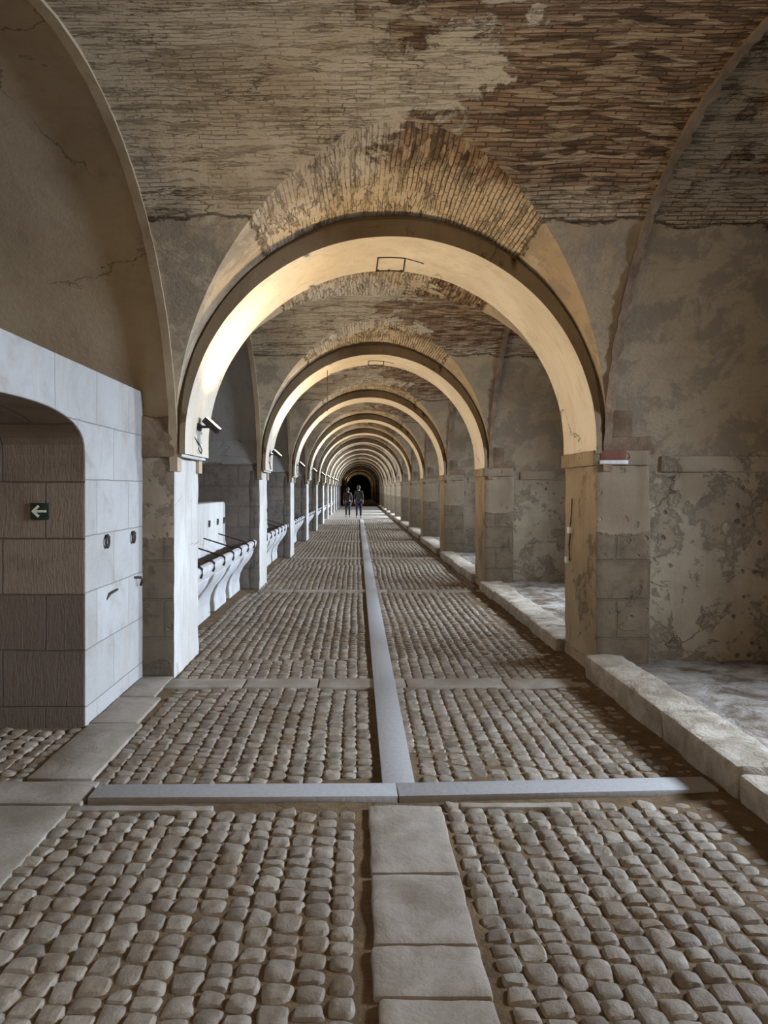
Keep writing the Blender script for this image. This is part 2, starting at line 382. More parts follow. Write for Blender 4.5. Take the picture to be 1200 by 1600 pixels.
def vault_lip(x, y0, y1, nv=140, am=1.):
    """the broken brick edge between the nave vault and the higher side vault: a thin rib of finite thickness"""
    yc = (y0+y1)/2; a = (y1-y0)/2; bm = bmesh.new(); R = []
    for j in range(nv+1):
        t = PI*j/nv; c, s_ = math.cos(t), math.sin(t); w = .05+am*.030*nz((x, t*9, 0), 3)
        ring = []
        for dx, dr in ((-w, -.012), (w*.4, -.022), (w*.4, .12), (-w, .12)):
            rr = dr+am*.028*nz((t*22, dx*40, x), 1)
            ring.append(bm.verts.new((x+dx*(1 if x < 0 else -1), yc+(a+rr)*c, ZB+(RB+rr)*s_)))
        R.append(ring)
    for q, w in zip(R, R[1:]):
        for k in range(4): bm.faces.new((q[k], q[(k+1)%4], w[(k+1)%4], w[k]))
    bmesh.ops.recalc_face_normals(bm, faces=bm.faces)
    return bm
for n in range(0, N_ARCH+1):
    y0, y1 = D(n-1)+T, D(n); near = n <= 2
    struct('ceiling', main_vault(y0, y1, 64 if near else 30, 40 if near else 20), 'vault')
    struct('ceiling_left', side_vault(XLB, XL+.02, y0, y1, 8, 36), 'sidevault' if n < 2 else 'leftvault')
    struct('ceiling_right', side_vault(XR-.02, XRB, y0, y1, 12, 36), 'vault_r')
    if n < 10:
        struct('trim_left', vault_lip(XL, y0, y1, 140, .2), 'sidevault'); struct('trim_right', vault_lip(XR, y0, y1), 'impost')
YE = D(N_ARCH)+T
bm = bmesh.new(); rbox(bm, XLB-.5, XRB+.5, D(-1), YE, 4.45, 4.75, step=9); struct('light_block_slab', bm, 'sidevault')  # added unseen slab above the vaults, keeps sky light from leaking in

# ------------------------------------------------------------------ outer walls with windows, cross walls, end walls
bm = bmesh.new(); rbox(bm, XLB-.4, XLB, D(-1), YE, -.3, 4.45, step=1.); struct('wall_left_outer', bm, 'sidevault')
bm = bmesh.new()
WZ0, WZ1, WHW = 1.85, 3.05, .85
for n in range(0, N_ARCH+1):
    y0, y1 = D(n-1), D(n); yc = (y0+T+y1)/2
    if n > N_WIN: rbox(bm, XRB, XRB+.45, y0, y1, -.3, 4.45, step=9); continue
    rbox(bm, XRB, XRB+.45, y0, yc-WHW, -.3, 4.45, step=9); rbox(bm, XRB, XRB+.45, yc+WHW, y1, -.3, 4.45, step=9)
    rbox(bm, XRB, XRB+.45, yc-WHW, yc+WHW, -.3, WZ0, step=9); rbox(bm, XRB, XRB+.45, yc-WHW, yc+WHW, WZ1, 4.45, step=9)
struct('wall_right_outer', bm, 'sidewall')
for n in range(0, N_WIN+1):
    yc = (D(n-1)+T+D(n))/2; b2 = bmesh.new()
    for y in (yc-WHW, yc-.03, yc+WHW-.06): rbox(b2, XRB+.28, XRB+.34, y, y+.06, WZ0, WZ1, .005, step=9)
    for z in (WZ0, (WZ0+WZ1)/2-.03, WZ1-.06): rbox(b2, XRB+.285, XRB+.335, yc-WHW, yc+WHW, z, z+.06, .005, step=9)
    struct('window_%d' % (n+1), b2, 'wood')
bm = bmesh.new(); rbox(bm, XLB-.5, XRB+.5, D(-1)-.5, D(-1)+T, -.3, 4.45, step=9); struct('wall_back', bm, 'sidevault')
bm = bmesh.new(); rbox(bm, XLB-.5, XRB+.5, YE-.1, YE+.4, -.3, 4.45, step=9); struct('wall_end', bm, 'leftwall')
for n in range(0, N_ARCH+1):
    y = D(n); st = .25 if n < 3 else 2.
    bm = bmesh.new(); rbox(bm, XLB-.1, -1.60 if n > 1 else -1.75, y+(.005 if n > 1 else .09), y+T-.09, -.1, 4.3, .01, .012, st, 2, n); struct('wall_cross_left', bm, 'leftwall')
    bm = bmesh.new(); rbox(bm, 2.3, XRB+.1, y+.09, y+T-.09, -.1, 4.3, .01, .014, st, 2, n+9)
    rbox(bm, 2.62, XRB, y+.068, y+.10, 1.745, 1.885, .01, .006, .2, 7, n)
    struct('wall_cross_right', bm, 'sidewall')

# ------------------------------------------------------------------ left block with the arched passage (bay 1 and bay 0)
def door_block(y0, y1, yc, name):
    hw, zs, rise = .94, 1.83, .27
    pts = [(y0, -.1), (yc-hw, -.1), (yc-hw, zs)]
    for i in range(1, 20):
        t = PI*i/20; c = math.cos(t); pts.append((yc-hw*(abs(c)**.85)*(1 if c > 0 else -1), zs+rise*math.sin(t)**.75))
    pts += [(yc+hw, zs), (yc+hw, -.1), (y1, -.1), (y1, 2.43), (y0, 2.43)]
    bm = bmesh.new(); extrude_poly(bm, pts, 'x', -1.83, XLB+.05, 1, 0, 1)
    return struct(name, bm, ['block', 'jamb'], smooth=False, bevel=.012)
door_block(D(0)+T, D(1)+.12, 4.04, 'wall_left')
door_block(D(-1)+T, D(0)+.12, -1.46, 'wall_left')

# ------------------------------------------------------------------ floor: sand bed with rounded cobbles set in rows
def cob_zone(x, y):
    """is there a cobble here"""
    if .125 < x < .32 and y > 3.74: return False                 # long cable cover
    if .0 < x < .44 and y < 3.74: return False                   # slabs
    yt = 3.90+.030*(x-.2)
    if abs(y-yt) < .17 and -1.45 < x < 1.95: return False
    if y < 3.9 and x > 1.93: return False
    for n in range(0, 9):
        if D(n)-.36 < y < D(n)-.06: return False
    if x < -1.76: return 3.1 < y < 4.95 and x > -3.1 and y > 4.02
    if x < -1.44 and y < 6.0: return False
    if y > 7.2:
        inb = any(D(n)+T+.04 < y < D(n+1)-.4 for n in range(1, 8)); return (-1.87 if inb else -1.56) < x < 1.93
    return -1.56 < x < 1.93
verts, faces, tints = [], [], []
def add_cobble(cx, cy, w, l, h, k, rot, tint):
    base = len(verts); e = random.uniform(3., 7.); ca, sa = math.cos(rot), math.sin(rot); sd = random.random()*50
    tx, ty = random.gauss(0, .06), random.gauss(0, .06); kx, ky = random.gauss(0, .07), random.gauss(0, .07)
    for i in range(k+1):
        for j in range(k+1):
            u = -1+2*i/k; v = -1+2*j/k
            # squircle mapping keeps rounded corners
            uu = u*math.sqrt(1-.17*v*v); vv = v*math.sqrt(1-.17*u*u)
            d = (abs(u)**e+abs(v)**e)**(1/e); hh = h*(1-min(1, d)**3.6) - (.012 if d > .99 else 0)
            px, py = uu*w/2*(1+kx*v), vv*l/2*(1+ky*u)
            z = hh + tx*px + ty*py + .007*noise.noise(Vector((px*22+sd, py*22, sd)))
            verts.append((cx+px*ca-py*sa, cy+px*sa+py*ca, z-.012)); tints.append(tint)
    for i in range(k):
        for j in range(k):
            a = base+i*(k+1)+j; faces.append((a, a+k+1, a+k+2, a+1))
def lay(y0, y1, k, x0=-3.0, x1=1.93):
    x = x0; ci = 0
    while x < x1:
        w = random.uniform(.080, .108); y = y0+random.uniform(0, .1)
        while y < y1:
            l = random.uniform(.068, .125)
            cx, cy = x+w/2, y+l/2
            wob = .035*noise.noise(Vector((cx*.9, cy*.55, 4)))
            if cob_zone(cx+wob, cy):
                bur = noise.noise(Vector((cx*1.1+8, cy*.8, 1.)))      # sand drifts bury some stones
                h = random.uniform(.010, .021) - max(0, bur-.2)*.022
                add_cobble(cx+wob, cy, w+.008+random.uniform(-.004, .004), l+.003, h, k, random.gauss(0, .05), random.random())
            y += l
        x += w
lay(1.2, 6.9, 7); lay(6.9, 15.5, 4, -1.9); lay(15.5, 38.4, 3, -1.9)
me = bpy.data.meshes.new('floor'); me.from_pydata(verts, [], faces)
at = me.attributes.new('tint', 'FLOAT', 'POINT'); at.data.foreach_set('value', tints)
struct('floor', me, 'cobble')
# sand bed
bm = bmesh.new()
def sheet(bm, x0, x1, y0, y1, nx, ny, f):
    V = [[bm.verts.new((x0+(x1-x0)*i/nx, y0+(y1-y0)*j/ny, f(x0+(x1-x0)*i/nx, y0+(y1-y0)*j/ny))) for j in range(ny+1)] for i in range(nx+1)]
    for i in range(nx):
        for j in range(ny): bm.faces.new((V[i][j], V[i+1][j], V[i+1][j+1], V[i][j+1]))
def sandz(x, y): return -.012+.005*nz((x, y, 0), 2.2)+.0035*nz((x, y, 0), 9)+max(0, .022*(nz((x, y, 3), .8)-.3))+(.018*max(0, min(1, (x-1.45)/.4)))
sheet(bm, -3.4, 2.2, -4, 12, 110, 260, sandz); sheet(bm, -3.4, 2.2, 12, 38.5, 20, 60, lambda x, y: -.012)
struct('floor_sand', bm, 'sand')
bm = bmesh.new(); sheet(bm, -3.4, 2.2, 38.45, YE, 10, 60, lambda x, y: .006); struct('floor_far', bm, 'slab')
bm = bmesh.new()
for n in range(0, 9):          # flat stone band across the corridor before every arch, in several flags
    x = -1.56
    while x < 1.9:
        w = random.uniform(.5, .9); xe = min(x+w, 1.95)
        rbox(bm, x, xe-.012, D(n)-.35, D(n)-.07, -.08, .006, .012, .004, .12 if n < 3 else .5, 7, n+x); x += w
struct('floor_band', bm, 'slab')
bm = bmesh.new(); st = .15
for (a, b, c, d, z) in ((-1.82, -1.455, 4.06, 5.02, .012), (-1.82, -1.50, 5.04, 5.66, .010), (-1.82, -1.56, 5.68, 6.28, .012), (-3.1, -1.40, 3.745, 4.03, .010),
                        (-3.1, -1.435, 2.72, 3.72, .008), (-3.1, -1.44, 1.6, 2.70, .010), (-1.83, -1.44, 4.04, 4.06, -.01)):
    rbox(bm, a, b, c, d, -.09, z, .012, .006, st, 5, a+c)
struct('floor_border', bm, 'slab')
# raised platform on the right
def platz(x, y): return .115+.03*nz((x, y, 0), 1.1)+.022*nz((x, y, 1), 4)+.012*nz((x, y, 1), 11)
bm = bmesh.new(); sheet(bm, 2.02, XRB+.05, -1, 16, 90, 420, platz); sheet(bm, 2.02, XRB+.05, -4, -1, 5, 5, lambda x, y: .12); sheet(bm, 2.02, XRB+.05, 16, 18, 5, 5, lambda x, y: .12); sheet(bm, 2.02, XRB+.05, 18, YE, 6, 60, lambda x, y: .13)
struct('floor_right', bm, 'dirt')
bm = bmesh.new(); sheet(bm, XLB, -1.7, 7.1, YE, 4, 20, lambda x, y: .0); struct('floor_left', bm, 'sand')

# kerb stones along the platform
kerb_lab = {1: ['worn pale kerb stone nearest the camera at the right edge', 'pale kerb stone just beyond the right end of the cross cable cover',
                'pale rounded kerb stone in the middle of the near right kerb', 'kerb stone touching the foot of the first right pier']}
segs = {1: [1.78, 2.75, 3.78, 4.72, 6.29]}
for n in range(1, 15):
    y0, y1 = D(n-1)+T, D(n)
    ys = segs.get(n) or [y0+(y1-y0)*k/4 for k in range(5)]
    for k in range(len(ys)-1):
        a, b = ys[k]+.006, ys[k+1]-.006; bm = bmesh.new()
        h = [.125, .15, .185, .19][k] if n == 1 else .14; L = b-a
        rbox(bm, 1.95+random.uniform(-.015, .015), 2.27+random.uniform(-.04, .05), a, b, -.05, h, .03, .020 if n < 3 else .01, .045 if n < 3 else .3, 5, n*7+k)
        o = obj('kerb_stone', bm, 'kerb')
        if n == 1: tag(o, kerb_lab[1][k], 'kerb stone', 'kerb stones of the near bay')
        elif n < 4: tag(o, '%s kerb stone of the platform between the %s right piers' % (['nearest', 'second', 'third', 'farthest'][k], {2: 'first and second', 3: 'second and third'}[n]), 'kerb stone', 'kerb stones of the farther bays')
        else: tag(o, 'low stone of the long platform kerb beyond the third right pier', 'kerb stone', 'kerb stones far down the corridor')

# ------------------------------------------------------------------ arches
def arch_ring_mesh(nt=64, ny=6, amp=.004):
    bm = bmesh.new(); R = 1.743; cz = 1.997; Ro = 1.788; zo = 2.10; stilt = 1.90
    ip, op, wp = [], [], []
    def rect(dx, dz):
        k = 1.875/max(abs(dx), 1e-6); k2 = (4.35-2.05)/dz if dz > 1e-6 else 1e9; k = min(k, k2); return (CX+dx*k, 2.05+dz*k)
    ip.append((CX-R, stilt)); op.append((CX-R-.045, stilt)); wp.append((CX-1.875, stilt))
    for i in range(nt+1):
        t = PI-PI*i/nt; c, s_ = math.cos(t), math.sin(t)
        j = .004*nz((t*6, 0, 0), 1.3)
        ip.append((CX+R*c, cz+R*s_)); op.append((CX+(Ro+j)*c, (cz if s_ < .02 else zo*min(1, s_*4)+cz*(1-min(1, s_*4)))+(Ro+j)*s_)); wp.append(rect(c, s_) if s_ > .001 else (CX+1.875*c, 2.05))
    ip.append((CX+R, stilt)); op.append((CX+R+.045, stilt)); wp.append((CX+1.875, stilt))
    def strip(A, B, ya, yb, n, mi):
        rows = []
        for k in range(n+1):
            f = k/n
            rows.append([bm.verts.new((a[0]+(b[0]-a[0])*f + amp*nz((a[0]*2, k, a[1]*2), 1.7), ya+(yb-ya)*f, a[1]+(b[1]-a[1])*f + amp*nz((a[0], k, a[1]), 2.3))) for a, b in zip(A, B)])
        for r1, r2 in zip(rows, rows[1:]):
            for i in range(len(A)-1): f_ = bm.faces.new((r1[i], r1[i+1], r2[i+1], r2[i])); f_.material_index = mi
    strip(ip, ip, -.04, T, ny, 0); strip(op, ip, -.04, -.04, 1, 1); strip(op, op, 0.02, -.04, 1, 1)
    strip(wp, op, 0, 0, 1, 1); strip(ip, wp, T, T, 1, 1)
    bmesh.ops.remove_doubles(bm, verts=bm.verts, dist=.0015); bmesh.ops.recalc_face_normals(bm, faces=bm.faces)
    for f in bm.faces:
        pass
    return bm
def pier_mesh(side, step=.1, seed=0, plain=False):
    bm = bmesh.new()
    if side < 0: f = rbox(bm, -1.99 if seed < 2 else -1.72, -1.555, 0, T, -.1, 1.90, .018, .010, step, 5, seed)
    else: f = rbox(bm, 2.035, 2.50, 0, T, -.1, 1.90, .018, .012, step, 5, seed)
    bm.normal_update()
    for q in f:
        if abs(q.normal.x) > .7 and side < 0: q.material_index = 1
        if side > 0 and q.normal.y < -.6: q.material_index = 3
    # pilaster carried up beside the springing
    if side > 0: g2 = rbox(bm, 2.13, 2.54, -.012, .2, 1.9, 2.04, .01, .014, .06, 9, seed)
    else: g2 = []
    for q in g2: q.material_index = 2
    if side < 0: g = rbox(bm, -1.99, -1.60, .02, T-.02, 1.9, 3.1, .01, .006, step, 4, seed)
    else: g = rbox(bm, 2.15, 2.36, .03, T-.02, 1.9, 2.6, .01, .006, step, 4, seed)
    for q in g: q.material_index = 2
    return bm
def impost_mesh(side, seed=0):
    bm = bmesh.new()
    if side < 0:
        f = rbox(bm, -1.98 if seed == 1 else -1.6, -1.485, -.025 if seed == 1 else .0, T+.02, 1.87, 2.02, .012, .008, .06, 9, seed)
        bm.normal_update()
        for q in f:
            if q.normal.x > .7: q.material_index = 1
        if seed == 1: rbox(bm, -1.97, -1.55, -.028, .05, 2.0, 2.22, .02, .022, .05, 9, seed+2)
    else:
        rbox(bm, 2.005, 2.50, -.02, T+.02, 1.80, 1.93, .012, .006, .07, 9, seed)
    return bm
lab = ['', 'nearest whitewashed round arch on stone piers framing the whole corridor', 'second round arch from the camera, its left side glowing yellow',
       'third round arch from the camera, seen through the second', 'fourth round arch from the camera down the corridor', 'fifth round arch from the camera down the corridor',
       'sixth round arch from the camera, lit pale blue by daylight']
proto = None
for n in range(0, N_ARCH+1):
    if n == 0: L, g = 'round stone arch just above and behind the frame nearest the photographer', None
    elif n < len(lab): L, g = lab[n], 'arches of the corridor'
    else: L, g = 'small distant round arch near the vanishing end of the corridor', 'far arches of the corridor'
    if n in (0, 1, 2, 3):
        a = thing('stone_arch', L, 'arch', (0, D(n), 0), 0, g)
        obj('arch_ring', arch_ring_mesh(96 if n < 3 else 64, 8), ['intr', 'pier_r'], a)  # ring faces darker than the soffit: their shade is put into the colour
        p = obj('pier', pier_mesh(-1, .06 if n < 3 else .2, n), ['pier' if n < 2 else 'leftwall', 'white', 'sidevault' if n < 2 else 'leftwall'], a); obj('impost', impost_mesh(-1, n), ['impost' if n < 2 else 'leftwall', 'white'], p)
        p = obj('pier', pier_mesh(1, .06 if n < 3 else .2, n+4), ['pier_r', 'white', 'impost', 'pier_f'], a); obj('impost', impost_mesh(1, n), ['pier_r'], p)
        proto = a
        if n == 1:
            b = bmesh.new(); rbox(b, 2.065, 2.285, -.026, .02, 1.845, 1.93, .004, .002, .05); q = obj('niche_panel', b, 'niche', a); q['label'] = 'red-brown inset panel'
            b = bmesh.new(); rbox(b, 2.06, 2.30, -.034, .02, 1.81, 1.845, .006, .002, .05); q = obj('niche_sill', b, 'box', a); q['label'] = 'pale sill under the panel'
        if n in (1, 2):
            b = bmesh.new(); z = lambda x: 1.997+math.sqrt(1.743**2-(x-CX)**2)-.006
            def line(x0, x1, y0, y1, r=.005): tube(b, [(x0+(x1-x0)*k/4, y0+(y1-y0)*k/4, z(x0+(x1-x0)*k/4)) for k in range(5)], r, 5)
            line(.19, .44, .52, .52); line(.18, .45, .93, .93, .007); line(.19, .185, .52, .93); line(.44, .45, .52, .93); line(.44, .62, .52, .60, .004)
            for x in (.20, .31, .43): line(x, x, .90, .945, .010)
            q = obj('iron_frame', b, 'iron', a); q['label'] = 'thin dark rectangular frame on the crown'
    else:
        dup(proto, (0, D(n), 0), L, g)
# ------------------------------------------------------------------ floodlights
def make_flood(label):
    t = thing('floodlight', label, 'floodlight', (0,0,0), 0, 'floodlights on the left piers')
    b = bmesh.new(); tube(b, [(0,-.05,0), (.13,-.05,0), (.13,-.05,.0)], .008, 6); tube(b, [(0,.09,0), (.13,.09,0)], .008, 6)
    rbox(b, -.01, .012, -.07, .11, -.03, .03, .004); tube(b, [(.0,-.05,-.03), (0,.09,-.03)], .008, 6); obj('bracket', b, 'black', t)
    b = bmesh.new(); rbox(b, -.085, .085, -.06, .06, -.03, .03, .012); h = obj('housing', b, 'black', t); h.location = (.12, .02, .01); h.rotation_euler = (0, math.radians(42), 0)
    b = bmesh.new(); rbox(b, -.075, .075, -.052, .052, .028, .036, .003); l = obj('lens', b, 'lens', h); l['label'] = 'glowing warm lens'
    b = bmesh.new(); rbox(b, -.012, .03, -.02, .055, -.15, -.05, .006); x = obj('connection_box', b, 'box', t); x['label'] = 'white box'
    b = bmesh.new(); tube(b, [(.01,.0,-.15), (.012,-.03,-.21), (.02,.04,-.245), (.015,.10,-.21), (.01,.04,-.17), (.0,-.1,-.12), (-.02,-.3,-.07)], .006, 6); obj('cable', b, 'cable', t)
    return t
LY = .46; names = ['', 'lit floodlight on the nearest left pier, beside its white box', 'small floodlight on the second left pier at the arch springing',
     'small floodlight on the third left pier at the arch springing', 'tiny floodlight on the fourth left pier', 'tiny floodlight on the fifth left pier']
fl = make_flood(names[1]); fl.location = (-1.455, D(1)+LY, 2.17)
for n in list(range(2, 10)):
    dup(fl, (-1.455, D(n)+LY, 2.17), names[n] if n < len(names) else 'speck of a floodlight on a far left pier')
def spot(n, e):
    l = bpy.data.lights.new('floodlight_beam', 'SPOT'); l.energy = e; l.color = WARM; l.spot_size = math.radians(168); l.spot_blend = .9; l.shadow_soft_size = .05
    o = bpy.data.objects.new('floodlight_beam', l); COL.objects.link(o); o.location = (-1.455+.21, D(n)+LY+.02, 2.25)
    o.rotation_euler = Vector((.80, 0, .60)).to_track_quat('-Z', 'Y').to_euler()
for n in [q for q in range(0, N_ARCH-2) if q != 16]: spot(n, LAMP_E*(.42 if n == 0 else 1 if n < 6 else (.4 if n < 11 else (.10 if n < 15 else (.5 if n in (15, 17, 18, 19) else .0)))))
# added warm fill light behind the camera, not a lamp of the building
area('warm_fill', (.3, -2.6, 2.6), (math.radians(97), 0, 0), 1.2, .6, FILL_E, WARMF)

# ------------------------------------------------------------------ left side: mangers of bays 2 to 9
def make_trough(L, label):
    t = thing('feed_trough', label, 'trough', (0,0,0), 0, 'troughs along the left wall')
    prof = [(-1.60,.745),(-1.605,.775),(-1.64,.79),(-1.685,.775),(-1.72,.70),(-1.80,.62),(-1.95,.60),(-2.07,.66),(-2.10,.80),(-2.10,.34),(-2.02,.36),(-1.90,.41),(-1.76,.50),(-1.67,.60),(-1.615,.69)]
    b = bmesh.new(); NL = 14; rows = []
    for k in range(NL+1):
        y = L*k/NL; rows.append([b.verts.new((p[0]+.006*nz((p[0]*3, y, p[1]*3), 2.), y, p[1]+.006*nz((p[0]*3, y, 9), 2.))) for p in prof])
    for r1, r2 in zip(rows, rows[1:]):
        for i in range(len(prof)): b.faces.new((r1[i], r1[(i+1)%len(prof)], r2[(i+1)%len(prof)], r2[i]))
    b.faces.new(rows[0]); b.faces.new(rows[-1][::-1]); bmesh.ops.recalc_face_normals(b, faces=b.faces)
    obj('basin', b, 'trough', t)
    b = bmesh.new(); rbox(b, -2.08, -1.735, .05, L-.05, .64, .69, .02, .02, .08, 6); obj('trough_bed', b, 'bed', t)['label'] = 'dark dirt in the trough'
    nb = 4; pitch = L/nb
    for k in range(nb):
        y0 = pitch*k+.15 if k else .02; y1 = pitch*(k+1)-.15 if k < nb-1 else L-.04
        b = bmesh.new(); out = [(-1.64,.62),(-1.67,.54),(-1.73,.45),(-1.80,.37),(-1.85,.27),(-1.87,.16),(-1.86,.06),(-1.86,-.05)]
        extrude_poly(b, out+[(-2.1,-.05),(-2.1,.60)], 'y', y0, y1)
        obj('bracket', b, 'trough', t, bevel=.012)
    for k in range(7):
        y = L*(k+.5)/7; b = bmesh.new()
        tube(b, [(-1.715, y, .70), (-1.70, y, .765), (-1.665, y, .80), (-1.62, y, .80), (-1.59, y, .775), (-1.590, y, .72), (-1.605, y, .68)], .013, 6)
        obj('iron_staple', b, 'iron', t)
    for k in range(4):
        y = L*(k+.6)/4.2; b = bmesh.new(); tube(b, [(-2.12, y+.05, .93), (-1.66, y-.05, .80)], .010, 6); obj('iron_rod', b, 'iron', t)
    return t
def make_manger_wall(L, label):
    t = thing('manger_wall', label, 'low wall', (0,0,0), 0, 'low walls behind the troughs')
    pts = [(0,-.05),(0,1.30)]+[(.10-.10*math.cos(PI/2*k/5), 1.30+.10*math.sin(PI/2*k/5)) for k in range(1, 6)]
    pts += [(L-.10+.10*math.sin(PI/2*k/5), 1.30+.10*math.cos(PI/2*k/5)) for k in range(0, 6)]+[(L,-.05)]
    b = bmesh.new(); extrude_poly(b, pts, 'x', -2.10, -2.36); obj('slab', b, 'white', t, bevel=.02)
    for y in (L-1.35, L-.72, L-.2):
        b = bmesh.new(); torus(b, (-2.085, y, 1.10), .035, .008); tube(b, [(-2.11, y, 1.145), (-2.07, y, 1.15), (-2.075, y, 1.12)], .009, 6); obj('tether_ring', b, 'iron', t)
    return t
tl = {2: 'nearest whitewashed feed trough with iron staples on its rim', 3: 'second feed trough, between the second and third left piers', 4: 'third feed trough, between the third and fourth left piers'}
Lb = P-T-.03
tr = make_trough(Lb, tl[2]); tr.location = (0, D(1)+T+.015, 0)
mw = make_manger_wall(Lb, 'nearest low white wall with iron rings behind the first trough'); mw.location = (0, D(1)+T+.015, 0)
for n in range(3, 10):
    dup(tr, (0, D(n-1)+T+.015, 0), tl.get(n, 'far whitewashed trough in the row beyond the fourth left pier'), None)
    dup(mw, (0, D(n-1)+T+.015, 0), 'low wall behind a trough farther down the left side, mostly hidden')

# ------------------------------------------------------------------ iron rings and bits on the left block
def ring(loc, label, r=.032):
    t = thing('tether_ring', label, 'iron ring', loc, 0, 'iron rings on the pale left wall')
    b = bmesh.new(); torus(b, (.018, 0, -.02), r, .009, sz=1.2); obj('ring', b, 'iron', t)
    b = bmesh.new(); tube(b, [(-.01, 0, .02), (.02, 0, .03), (.03, 0, .015), (.02, 0, .0)], .009, 6); obj('staple', b, 'iron', t)
ring((-1.83, 5.37, 1.235), 'left iron ring on the pale block wall beside the passage'); ring((-1.83, 6.0, 1.225), 'right iron ring on the pale block wall near the first pier')
b = bmesh.new(); tube(b, [(-1.84, 6.13, .87), (-1.79, 6.13, .865), (-1.78, 6.13, .84), (-1.80, 6.15, .80)], .012, 6); tube(b, [(-1.84, 6.06, .875), (-1.79, 6.12, .87)], .010, 6)
tag(obj('wall_hook', b, 'iron'), 'small dark iron hook low on the pale wall by the first pier', 'hook')
b = bmesh.new(); tube(b, [(-1.835, 5.40, .79), (-1.815, 5.44, .83), (-1.815, 5.60, .84)], .009, 6)
tag(obj('crack_mark', b, 'iron'), 'short bent dark mark of a crack on the pale wall below the left ring', 'crack')  # bent tube stands in for the dark top of a wall crack

# ------------------------------------------------------------------ exit sign with an arrow pointing left
t = thing('exit_sign', 'small square black sign with white left arrow on the passage wall', 'sign', (-2.136, 4.98, 1.45))
b = bmesh.new(); rbox(b, -.062, .062, -.008, .004, -.056, .056, .002, step=1); obj('panel', b, 'signb', t)
b = bmesh.new()
def bar2(b, p, q, w, y=-.0095):
    p = Vector(p); q = Vector(q); d = (q-p).normalized(); nn = Vector((-d[1], d[0]))*w/2
    extrude_poly(b, [tuple(p+nn), tuple(q+nn), tuple(q-nn), tuple(p-nn)], 'y', y, y+.003)
bar2(b, (-.035, 0), (.045, 0), .015); bar2(b, (-.048, -.004), (-.006, .036), .017, -.0097); bar2(b, (-.048, .004), (-.006, -.036), .017, -.0099)
obj('arrow', b, 'signw', t, smooth=False)['label'] = 'white arrow pointing left'

# ------------------------------------------------------------------ cable covers and slabs in the floor
def cover(name_label, x0, x1, y0, y1, rz=0, piv=(0,0)):
    b = bmesh.new(); rbox(b, x0-piv[0], x1-piv[0], y0-piv[1], y1-piv[1], -.03, .022, .003, .0, 2.)
    o = obj('cable_cover', b, 'tray'); o.location = (piv[0], piv[1], 0); o.rotation_euler = (0, 0, rz)
    return tag(o, name_label, 'cable cover', 'grey steel cable covers on the floor')
cover('long narrow grey cable cover running down the middle of the corridor', .135, .31, 3.97, 38.4)
cover('left half of the grey cable cover lying across the corridor', -1.38, .208, 3.80, 3.97, .012, (.21, 3.88))
cover('right half of the grey cable cover lying across, its end in shadow', .212, 1.90, 3.80, 3.97, .052, (.21, 3.88))
js = [3.72, 3.06, 2.58, 2.31, 1.75, 1.2]
sl = ['worn square centre slab just in front of the cable covers', 'cracked centre slab, second from the cable covers', 'centre slab, third from the cable covers', 'centre slab at the bottom edge of the photo', 'centre slab below the bottom edge of the photo']
for k in range(4):
    b = bmesh.new(); rbox(b, .06+random.uniform(-.01,.01), .42+random.uniform(-.006,.01), js[k+1]+.006, js[k]-.004, -.05, .012, .014, .008, .04, 9, k*3)
    tag(obj('paving_slab', b, 'slab'), sl[k], 'slab', 'slabs down the middle of the foreground')
for (x0, x1, y, L) in ((-1.42, -.72, 3.70, 'thin pale stone strip in front of the left cable cover'), (.52, 1.08, 3.74, 'thin pale stone strip in front of the right cable cover')):
    b = bmesh.new(); rbox(b, x0, x1, y-.045, y+.01, -.04, .012, .008, .005, .04, 9, x0); tag(obj('stone_strip', b, 'slab'), L, 'stone strip')
# sockets and cable on the first right pier
t = thing('junction_box', 'upper small white box on the first right pier', 'junction box', (2.03, 7.0, 1.21), 0, 'white boxes on the first right pier')
b = bmesh.new(); rbox(b, -.035, .01, -.03, .03, -.03, .03, .005); obj('case', b, 'box', t)
b = bmesh.new(); tube(b, [(-.012, 0, .03), (-.01, -.04, .2), (-.012, -.06, .3)], .006, 6); tube(b, [(-.012, .0, -.03), (-.014, .03, -.15), (-.012, .02, -.29)], .008, 6); obj('cable', b, 'cable', t)
t = thing('junction_box', 'lower small white box on the first right pier', 'junction box', (2.03, 7.1, .92), 0, 'white boxes on the first right pier')
b = bmesh.new(); rbox(b, -.03, .01, -.03, .03, -.03, .03, .005); obj('case', b, 'box', t)
b = bmesh.new(); tube(b, [(-.49, 12.2, 3.60), (-.488, 12.2, 3.2), (-.49, 12.2, 2.88)], .006, 6)
tag(obj('hanging_wire', b, 'cable'), 'thin dark wire hanging straight down from the second arch', 'wire')

